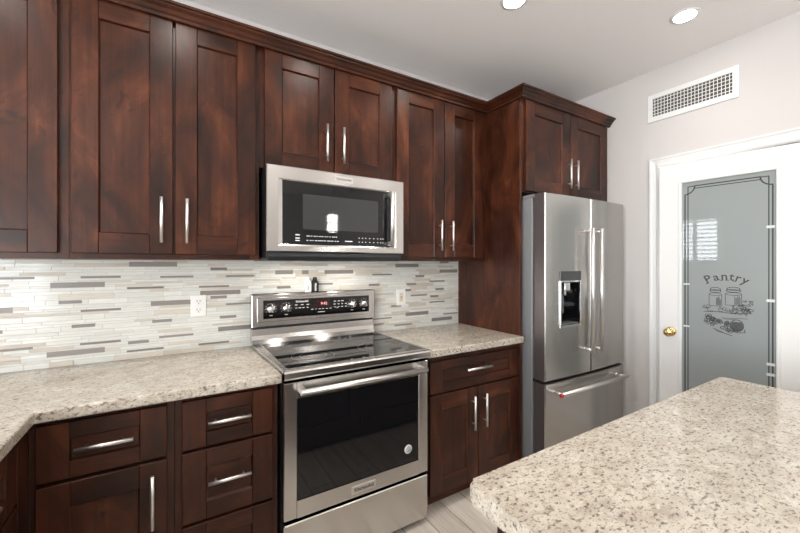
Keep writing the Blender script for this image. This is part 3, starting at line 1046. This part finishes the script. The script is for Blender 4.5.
for kx in (0.072, 0.158, 0.576, 0.660):
    bm = new()
    for zz, wd in ((1.088, 0.008),):
        ribbon(bm, [(kx - wd, zz), (kx + wd, zz)], 0.0034, lambda a, b, o: (a, PYF - o * 0.5, b))
    for i in range(9):
        t = -0.6 + i * (PI + 1.2) / 8
        ribbon(bm, [(kx + 0.030 * math.cos(t), 1.126 + 0.030 * math.sin(t)), (kx + 0.0325 * math.cos(t), 1.126 + 0.0325 * math.sin(t))], 0.0022, lambda a, b, o: (a, PYF - o * 0.5, b))
    obj('knob_marking', bm, M_PRINT, bgd)

# oven door
bm = new()
ox0, ox1, oz0, oz1 = X0 + 0.003, X1 - 0.001, 0.277, 0.869
wx0, wx1, wz0, wz1 = 0.057, 0.697, 0.352, 0.797
box(bm, ox0, wx0, RF, RF + 0.04, oz0, oz1, 0, 0.003); box(bm, wx1, ox1, RF, RF + 0.04, oz0, oz1, 0, 0.003)
box(bm, wx0, wx1, RF, RF + 0.04, wz1, oz1, 0, 0.0); box(bm, wx0, wx1, RF, RF + 0.04, oz0, wz0, 0, 0.0)
od = obj('oven_door', bm, M_STEEL, rg)
bm = new(); box(bm, wx0, wx1, RF + 0.004, RF + 0.02, wz0, wz1); obj('oven_window', bm, M_BLACK, od)
bm = new()
hy = RF - 0.052
cyl(bm, (0.058, hy, 0.838), (0.714, hy, 0.838), 0.0125, seg=20)
for x in (0.072, 0.698):
    box(bm, x - 0.013, x + 0.013, RF + 0.001, hy - 0.002, 0.827, 0.850, 0, 0.004)
obj('oven_handle', bm, M_NICKEL, od)
bm = new(); box(bm, 0.315, 0.441, RF + 0.001, RF - 0.003, 0.294, 0.330, 0, 0.001)
bd = obj('badge', bm, M_NICKEL, od)
bm = new(); t = text_bm('KitchenAid', 0.0225, MR(0.378, 0.312, RF - 0.0031), bold=0.0004); merge(bm, t)
obj('badge_lettering', bm, M_INK, rg)
bm = new(); lathe(bm, [(0, 0), (0.023, 0), (0.023, 0.0012), (0, 0.0012)], (0.633, RF + 0.0035, 0.424), (0, -1, 0), 28)
st = obj('sticker', bm, M_PRINT, od)
bm = new()
for i, wd in enumerate((0.010, 0.015, 0.013, 0.016, 0.011)):
    ribbon(bm, [(0.633 - wd, 0.437 - i * 0.0065), (0.633 + wd, 0.437 - i * 0.0065)], 0.0022, lambda a, b, o: (a, RF + 0.0022 - o * 0.5, b))
obj('sticker_print', bm, M_GREYPL, rg)
bm = new(); box(bm, ox0, ox1, RF, RF + 0.04, 0.030, 0.259, 0, 0.004)
obj('storage_drawer', bm, M_STEEL, rg)
for x in (X0 + 0.05, X1 - 0.05):
    for y in (-0.58, -0.10):
        bm = new(); cyl(bm, (x, y, 0.0), (x, y, 0.046), 0.018); obj('foot', bm, M_BLKPL, rg)

# ------------------------------------------------------------------ microwave
MX0, MX1, MF = -0.022, 0.7555, -0.420
mw = thing('microwave', 'over-the-range stainless steel microwave with black glass front', 'microwave', (0.367, -0.2, 1.40))
bm = new(); box(bm, MX0 + 0.006, MX1 - 0.004, -0.008, -0.385, 1.408, 1.868, 0, 0.003); obj('body', bm, M_BLKPL, mw)
bm = new()
prism(bm, [(-0.02, 1.400), (-0.385, 1.400), (-0.405, 1.420), (-0.405, 1.440), (-0.02, 1.440)], 'x', MX0 + 0.012, MX1 - 0.010, 0, 0.002, 1)
obj('vent_base', bm, plain('dark_grey_metal', (0.05, 0.052, 0.055), 0.35, 0.5), mw)
bm = new()
mz0, mz1 = 1.444, 1.868
gx0, gx1, gz0_, gz1_ = 0.055, 0.690, 1.484, 1.796
# four mitred front strips with a chamfer towards the glass
out = [(MX0, mz0), (MX1, mz0), (MX1, mz1), (MX0, mz1)]
inn = [(gx0 - 0.024, gz0_ - 0.010), (gx1 + 0.012, gz0_ - 0.010), (gx1 + 0.012, gz1_ + 0.008), (gx0 - 0.024, gz1_ + 0.008)]
deep = [(gx0, gz0_), (gx1, gz0_), (gx1, gz1_), (gx0, gz1_)]
e = 0.004
ot2 = [(MX0 + e, mz0 + e), (MX1 - e, mz0 + e), (MX1 - e, mz1 - e), (MX0 + e, mz1 - e)]
rings = [[bm.verts.new((p[0], y, p[1])) for p in P] for P, y in ((out, MF + 0.035), (out, MF + 0.004), (ot2, MF), (inn, MF), (deep, MF + 0.007), (deep, MF + 0.035))]
for A, B_ in zip(rings, rings[1:]):
    for i in range(4):
        bm.faces.new([A[i], A[(i + 1) % 4], B_[(i + 1) % 4], B_[i]])
for i in range(4):
    bm.faces.new([rings[-1][i], rings[-1][(i + 1) % 4], rings[0][(i + 1) % 4], rings[0][i]])
md = obj('door', bm, M_STEEL, mw)
bm = new(); box(bm, gx0, gx1 , MF + 0.0045, MF + 0.03, gz0_, gz1_); obj('door_glass', bm, M_BLACK, md)
bm = new(); box(bm, 0.154, 0.585, MF + 0.0035, MF + 0.006, 1.560, 1.738); obj('viewing_window', bm, M_BLACKW, md)
bm = new()
hx, hy = 0.655, MF - 0.040
cyl(bm, (hx, hy, 1.484), (hx, hy, 1.794), 0.0125, seg=20)
for zz in (1.500, 1.778):
    box(bm, hx - 0.010, hx + 0.012, MF + 0.0045, hy, zz - 0.012, zz + 0.012, 0, 0.004)
obj('handle', bm, M_NICKEL, md)
bm = new(); box(bm, 0.322, 0.428, MF + 0.001, MF - 0.003, 1.820, 1.850, 0, 0.001); obj('badge', bm, M_NICKEL, md)
bm = text_bm('KitchenAid', 0.019, MR(0.375, 1.835, MF - 0.0031), bold=0.0003); obj('badge_lettering', bm, M_INK, md)
bm = new()
MY = MF + 0.0043
for zz in (1.526, 1.504):
    x = 0.175
    while x < 0.345:
        wd = rk.choice((0.004, 0.006, 0.008)); ribbon(bm, [(x, zz), (x + wd, zz)], 0.0042, lambda a, b, o: (a, MY - o * 0.3, b)); x += wd + rk.choice((0.004, 0.007, 0.011))
obj('keypad_print', bm, M_PRINT, md)
bm = new()
for zz in (1.526, 1.504):
    for x in (0.465, 0.485, 0.505, 0.53, 0.555, 0.58, 0.60, 0.615):
        ribbon(bm, [(x, zz), (x + 0.005, zz)], 0.004, lambda a, b, o: (a, MY - o * 0.3, b))
obj('keypad_print', bm, M_PRINT, md)
bm = new()
for zz in (1.530, 1.514, 1.502):
    ribbon(bm, [(0.118, zz), (0.138, zz)], 0.005, lambda a, b, o: (a, MY - o * 0.3, b))
obj('keypad_print', bm, M_PRINT, md)
bm = new()
ribbon(bm, [(0.385, 1.506), (0.425, 1.506)], 0.005, lambda a, b, o: (a, MY - o * 0.3, b))
obj('display_print', bm, M_PRINT, md)

# cooktop lamps in the underside of the microwave
for lx in (0.20, 0.54):
    bm = new(); lathe(bm, [(0.0, 0.0), (0.028, 0.0), (0.028, 0.002), (0.0, 0.003)], (lx, -0.20, 1.4002), (0, 0, -1), 20)
    obj('cooktop_lamp', bm, M_WHITEC, mw)
    d = bpy.data.lights.new('cooktop_light', 'AREA')
    d.shape, d.size, d.energy, d.color = 'DISK', 0.05, 0.55, (1.0, 0.93, 0.84)
    o = bpy.data.objects.new('cooktop_light', d)
    COL.objects.link(o)
    o.parent = mw
    o.location = Vector((lx, -0.20, 1.396)) - Vector(mw.location)

# ------------------------------------------------------------------ refrigerator
FX0, FX1, FFY = 1.583, 2.508, -0.785
fr = thing('refrigerator', 'stainless steel french-door refrigerator with water dispenser and bottom freezer', 'refrigerator', (2.035, -0.4, 0))
bm = new(); box(bm, FX0, FX1, -0.03, -0.672, 0.03, 1.815, 0, 0.004)
box(bm, FX0 + 0.03, FX1 - 0.03, -0.06, -0.66, 0.0, 0.03)
obj('body', bm, M_FSIDE, fr)
for a, b_ in ((FX0 + 0.004, FX0 + 0.09), (FX1 - 0.09, FX1 - 0.004)):
    bm = new(); box(bm, a, b_, -0.585, -0.76, 1.8155, 1.838, 0, 0.004)
    obj('hinge_cover', bm, M_FSIDE, fr)
FMX = 2.054


def fdoor(name, x0, x1, z0, z1, holes=None):
    """slightly crowned door slab; front faces steel (0), sides dark (1)"""
    bm = new()
    yb = -0.690
    def fy(x):
        s = (x - (FX0 + FX1) / 2) / ((FX1 - FX0) / 2)
        return FFY + 0.014 * s * s
    cuts = sorted(set([x0 + 0.006, x1 - 0.006] + [x0 + (x1 - x0) * i / 8 for i in range(1, 8)] + ([holes[0], holes[1]] if holes else [])))
    zs = [z0 + 0.004, z1 - 0.004] if not holes else [z0 + 0.004, holes[2], holes[3], z1 - 0.004]
    grid = [[bm.verts.new((x, fy(x), zz)) for x in cuts] for zz in zs]
    for j in range(len(zs) - 1):
        for i in range(len(cuts) - 1):
            if holes and j == 1 and cuts[i] >= holes[0] - 1e-6 and cuts[i + 1] <= holes[1] + 1e-6:
                continue
            f = bm.faces.new([grid[j][i], grid[j][i + 1], grid[j + 1][i + 1], grid[j + 1][i]])
            f.smooth = False
    ring = [v for v in grid[0]] + [grid[j][-1] for j in range(1, len(zs))] + list(reversed(grid[-1][:-1])) + [grid[j][0] for j in range(len(zs) - 2, 0, -1)]
    def side(v):
        x, zz = v.co.x, v.co.z
        nx = x0 if x <= x0 + 0.0061 else (x1 if x >= x1 - 0.0061 else x)
        nz = z0 if zz <= z0 + 0.0041 else (z1 if zz >= z1 - 0.0041 else zz)
        return nx, nz
    r1 = [bm.verts.new((side(v)[0], v.co.y + 0.007, side(v)[1])) for v in ring]
    r2 = [bm.verts.new((v.co.x, yb, v.co.z)) for v in r1]
    n = len(ring)
    for i in range(n):
        j = (i + 1) % n
        bm.faces.new([ring[i], ring[j], r1[j], r1[i]]).smooth = False
        bm.faces.new([r1[i], r1[j], r2[j], r2[i]]).material_index = 1
    bm.faces.new(r2).material_index = 1
    return bm, fy


HX0, HX1, HZ0, HZ1 = 1.722, 1.936, 0.972, 1.270
bm, fy = fdoor('door', FX0, FMX - 0.003, 0.640, 1.836, (HX0, HX1, HZ0, HZ1))
# recess walls
yq = -0.700
corner = [(HX0, HZ0), (HX1, HZ0), (HX1, HZ1), (HX0, HZ1)]
A = [bm.verts.new((x, fy(x), zz)) for x, zz in corner]
B_ = [bm.verts.new((x, yq, zz)) for x, zz in corner]
for i in range(4):
    bm.faces.new([A[i], A[(i + 1) % 4], B_[(i + 1) % 4], B_[i]]).material_index = 2
bm.faces.new(B_).material_index = 2
ld = obj('left_door', bm, [M_FRIDGE, M_FDARK, M_BLACK], fr)
yl = fy((HX0 + HX1) / 2) + 0.001
bm = new()
for a, b_, c0, c1 in ((HX0 - 0.004, HX0 + 0.007, HZ0 - 0.004, HZ1 + 0.004), (HX1 - 0.007, HX1 + 0.004, HZ0 - 0.004, HZ1 + 0.004), (HX0 + 0.007, HX1 - 0.007, HZ0 - 0.004, HZ0 + 0.010), (HX0 + 0.007, HX1 - 0.007, HZ1 - 0.006, HZ1 + 0.004)):
    box(bm, a, b_, yl + 0.004, yl - 0.005, c0, c1, 0, 0.001)
obj('dispenser_frame', bm, M_CHROME, ld)
bm = new(); box(bm, HX0 - 0.004, HX1 + 0.004, yl + 0.003, yl - 0.004, HZ1 + 0.005, 1.336, 0, 0.001); obj('dispenser_panel', bm, plain('dispenser_panel_grey', (0.07, 0.073, 0.076), 0.2, 0.3), ld)
bm = new()
box(bm, HX0 + 0.07, HX0 + 0.13, -0.765, -0.715, 1.205, 1.262, 0, 0.004)
cyl(bm, (HX0 + 0.10, -0.742, 1.21), (HX0 + 0.10, -0.742, 1.175), 0.011)
obj('dispenser_spout', bm, M_NICKEL, ld)
bm = new(); box(bm, HX0 + 0.075, HX0 + 0.125, -0.722, -0.712, 1.05, 1.19, 0, 0.004)
box(bm, HX0 + 0.008, HX1 - 0.008, -0.772, -0.702, HZ0 + 0.011, HZ0 + 0.020)
obj('dispenser_paddle', bm, M_GREYPL, ld)


def fhandle(parent, x):
    bm = new()
    y1 = -0.842
    cyl(bm, (x, y1, 0.788), (x, y1, 1.625), 0.0125, seg=20)
    for zz in (0.806, 1.607):
        cyl(bm, (x, fy(x) + 0.002, zz), (x, y1, zz), 0.0095, seg=14)
        cyl(bm, (x, fy(x) + 0.002, zz), (x, fy(x) - 0.006, zz), 0.014, seg=14)
    o = obj('handle', bm, M_NICKEL, parent)
    return o


fhandle(ld, 1.985)
bm, fy = fdoor('door', FMX + 0.003, FX1, 0.640, 1.836)
rd = obj('right_door', bm, [M_FRIDGE, M_FDARK], fr)
fhandle(rd, 2.090)
bm, fy = fdoor('door', FX0, FX1, 0.075, 0.622)
fz = obj('freezer_drawer', bm, [M_FRIDGE, M_FDARK], fr)
bm = new()
y1 = -0.842
cyl(bm, (1.640, y1, 0.566), (2.418, y1, 0.566), 0.0135, seg=20)
for x in (1.662, 2.396):
    cyl(bm, (x, fy(x) + 0.002, 0.566), (x, y1, 0.566), 0.010, seg=14)
    cyl(bm, (x, fy(x) + 0.002, 0.566), (x, fy(x) - 0.006, 0.566), 0.015, seg=14)
fh = obj('freezer_handle', bm, M_NICKEL, fz)
bm = new(); lathe(bm, [(0, 0), (0.0115, 0), (0.0115, 0.002), (0, 0.003)], (1.6398, y1, 0.566), (-1, 0, 0), 20)
cyl(bm, (1.6405, y1, 0.566), (1.652, y1, 0.566), 0.0142, seg=20)
obj('handle_medallion', bm, M_RED, fr)
bm = new(); box(bm, FX0 + 0.006, FX1 - 0.006, -0.65, -0.70, 0.622, 0.640); obj('door_gap_shade', bm, M_DARK, fr)  # near-black filler paints the shade inside the open gap
bm = new(); box(bm, FX0 + 0.01, FX1 - 0.01, -0.66, -0.72, 0.012, 0.068, 0, 0.003); obj('toe_grille', bm, M_BLKPL, fr)

# ------------------------------------------------------------------ air vent on the right wall
av = thing('air_vent', 'white metal air return grille on the wall above the pantry door', 'vent', (XR, -1.174, 2.409))
vy0, vy1, vz0, vz1 = -1.427, -0.921, 2.409, 2.606
gy0_, gy1_, gz0_, gz1_ = -1.396, -0.952, 2.446, 2.572
bm = new()
for a, b_, c0, c1 in ((vy0, gy0_, vz0, vz1), (gy1_, vy1, vz0, vz1), (gy0_, gy1_, vz0, gz0_), (gy0_, gy1_, gz1_, vz1)):
    box(bm, XR - 0.010, XR, a, b_, c0, c1, 0, 0.0015)
obj('frame', bm, M_WHITE, av)
bm = new()
for i in range(22):
    y = gy0_ + (i + 0.7) * (gy1_ - gy0_) / 22.4
    box(bm, XR - 0.0052, XR - 0.0042, y - 0.0021, y + 0.0021, gz0_, gz1_)
obj('vertical_bars', bm, M_WHITE, av)
bm = new()
for i in range(5):
    zz = gz0_ + (i + 0.75) * (gz1_ - gz0_) / 5.4
    box(bm, XR - 0.0042, XR - 0.0034, gy0_, gy1_, zz - 0.0021, zz + 0.0021)
obj('louvres', bm, M_WHITE, av)
bm = new(); box(bm, XR - 0.0012, XR - 0.0002, gy0_, gy1_, gz0_, gz1_); obj('duct_shade_sheet', bm, M_VENTDK, av)  # dark sheet paints the shade of the duct behind the grille
for y in (vy0 + 0.016, vy1 - 0.016):
    bm = new(); lathe(bm, [(0, 0), (0.005, 0), (0.004, 0.002), (0, 0.0025)], (XR - 0.0098, y, 2.508), (-1, 0, 0), 14); obj('screw', bm, M_NICKEL, av)

# ------------------------------------------------------------------ outlet and switch on the backsplash
ot = thing('wall_outlet', 'white duplex power outlet on the backsplash left of the range', 'outlet', (-0.289, -0.006, 1.10))
bm = new(); box(bm, -0.326, -0.252, -0.004, -0.0115, 1.102, 1.216, 0, 0.003, 2); obj('cover_plate', bm, M_PLATE, ot)
for zz in (1.136, 1.182):
    bm = new()
    box(bm, -0.306, -0.272, -0.010, -0.0135, zz - 0.015, zz + 0.015, 0, 0.002)
    rc_ = obj('receptacle', bm, M_PLATE, ot)
    bm = new()
    box(bm, -0.2975, -0.2945, -0.013, -0.0140, zz - 0.002, zz + 0.008); box(bm, -0.2835, -0.2805, -0.013, -0.0140, zz - 0.002, zz + 0.007)
    cyl(bm, (-0.289, -0.013, zz - 0.009), (-0.289, -0.0140, zz - 0.009), 0.003, seg=10)
    obj('slots', bm, M_SLOT, rc_)
bm = new(); cyl(bm, (-0.289, -0.011, 1.159), (-0.289, -0.0125, 1.159), 0.003, seg=10); obj('screw', bm, M_NICKEL, ot)
ot = thing('safety_outlet', 'white outlet plate with an ivory centre on the backsplash right of the range', 'outlet', (0.99, -0.006, 1.085))
bm = new(); box(bm, 0.953, 1.027, -0.004, -0.0115, 1.086, 1.202, 0, 0.003, 2); obj('cover_plate', bm, M_PLATE, ot)
bm = new(); box(bm, 0.973, 1.007, -0.010, -0.0140, 1.111, 1.178, 0, 0.002); rc_ = obj('receptacle', bm, M_IVORY, ot)
bm = new()
for zz in (1.126, 1.163):
    box(bm, 0.983, 0.9855, -0.0135, -0.0145, zz - 0.003, zz + 0.006); box(bm, 0.995, 0.9975, -0.0135, -0.0145, zz - 0.003, zz + 0.006)
box(bm, 0.983, 0.997, -0.0135, -0.0148, 1.139, 1.143); box(bm, 0.983, 0.997, -0.0135, -0.0148, 1.146, 1.150)
obj('slots', bm, M_SLOT, rc_)


# ------------------------------------------------------------------ salt and pepper shakers on the backguard
def shaker_bottle(name, label, x, mat, capmat, word, inkmat):
    s = thing(name, label, 'shaker', (x, -0.036, 1.211))
    y, z0 = -0.036, 1.2112
    bm = new()
    box(bm, x - 0.0205, x + 0.0205, y - 0.018, y + 0.018, z0, z0 + 0.060, 0, 0.005, 2)
    prism(bm, [(x - 0.0185, z0 + 0.058), (x + 0.0185, z0 + 0.058), (x + 0.012, z0 + 0.072), (x - 0.012, z0 + 0.072)], 'y', y - 0.0145, y + 0.0145, 0)
    obj('bottle', bm, mat, s)
    bm = new(); lathe(bm, [(0, z0 + 0.071), (0.0125, z0 + 0.071), (0.0135, z0 + 0.074), (0.0135, z0 + 0.086), (0.010, z0 + 0.091), (0, z0 + 0.092)], (x, y, 0), (0, 0, 1), 20)
    obj('cap', bm, capmat, s)
    bm = text_bm(word, 0.0155, lambda a, b, o: (x - b, y - 0.0181 - max(o, 0) * 0.5, z0 + 0.031 + a), bold=0.0004)
    obj('lettering', bm, inkmat, s)


shaker_bottle('salt_shaker', 'white salt shaker standing on top of the range backguard', 0.2965, M_WHITEC, M_WHITEC, 'SALT', M_INK)
shaker_bottle('pepper_shaker', 'black pepper shaker standing on top of the range backguard', 0.3435, M_BLACKC, M_BLACKC, 'PEPPER', M_PRINT)

# ------------------------------------------------------------------ recessed ceiling lights
CANS = [(2.056, -1.332, 'recessed ceiling light nearest the pantry door'), (1.141, -0.908, 'recessed ceiling light cut by the top edge of the photo'),
        (0.38, -0.93, 'recessed ceiling light out of frame in front of the microwave'), (-0.38, -0.93, 'recessed ceiling light out of frame in front of the upper cabinets'),
        (-1.15, -0.98, 'recessed ceiling light out of frame above the left counter corner'), (2.056, -3.2, 'added recessed ceiling light, unseen, behind the island, right'),
        (0.6, -3.2, 'added recessed ceiling light, unseen, behind the island, middle'), (-0.9, -3.2, 'added recessed ceiling light, unseen, behind the camera')]  # the rear row of three is added to help light the room
for x, y, lab in CANS:
    c = thing('ceiling_light', lab, 'ceiling light', (x, y, ZC), 'recessed ceiling lights')
    bm = new(); lathe(bm, [(0.053, 0.0), (0.072, 0.0), (0.070, 0.003), (0.058, 0.005), (0.053, 0.004)], (x, y, ZC), (0, 0, -1), 32)
    obj('trim_ring', bm, M_WHITE, c)
    bm = new(); lathe(bm, [(0.0, 0.0005), (0.0535, 0.0005), (0.0525, 0.0045), (0.0, 0.0065)], (x, y, ZC), (0, 0, -1), 32)
    obj('lens', bm, M_BULB, c)
    d = bpy.data.lights.new('can_lamp', 'AREA')
    d.shape, d.size, d.energy, d.color = 'DISK', 0.10, CAN_POWER * (0.45 if x > 2 else 1.0), (1.0, 0.955, 0.90)
    d.spread = math.radians(125)
    o = bpy.data.objects.new('can_lamp', d)
    COL.objects.link(o)
    o.parent = c
    o.location = (0, 0, -0.008)

# ------------------------------------------------------------------ pendant over the island (seen mirrored in the microwave glass)
px, py, pz = 1.02, -2.25, 1.72
pl = thing('pendant_lamp', 'crystal pendant lamp on a thin cord, mirrored in the microwave glass', 'lamp', (px, py, pz))
bm = new(); lathe(bm, [(0, 0), (0.06, 0), (0.06, 0.012), (0.05, 0.022), (0, 0.024)], (px, py, ZC), (0, 0, -1), 24); obj('canopy', bm, M_CHROME, pl)
bm = new(); cyl(bm, (px, py, ZC - 0.022), (px, py, pz + 0.19), 0.003, seg=8); obj('cord', bm, M_CHROME, pl)
bm = new()
for zz in (pz, pz + 0.09, pz + 0.18):
    lathe(bm, [(0.048, zz), (0.054, zz), (0.054, zz + 0.010), (0.048, zz + 0.010), (0.048, zz)], (px, py, 0), (0, 0, 1), 24)
cyl(bm, (px, py, pz + 0.18), (px, py, pz + 0.192), 0.050, seg=24)
for q in range(4):
    a_ = PI / 4 + q * PI / 2
    cyl(bm, (px + 0.051 * math.cos(a_), py + 0.051 * math.sin(a_), pz), (px + 0.051 * math.cos(a_), py + 0.051 * math.sin(a_), pz + 0.19), 0.003, seg=6)
obj('frame', bm, M_CHROME, pl)
bm = new()
for k in range(2):
    for i in range(9):
        t = 2 * PI * i / 9
        cx, cy = px + 0.040 * math.cos(t), py + 0.040 * math.sin(t)
        box(bm, cx - 0.012, cx + 0.012, cy - 0.012, cy + 0.012, pz + 0.013 + k * 0.09, pz + 0.087 + k * 0.09, 0, 0.004)
obj('crystals', bm, M_PEND, pl)
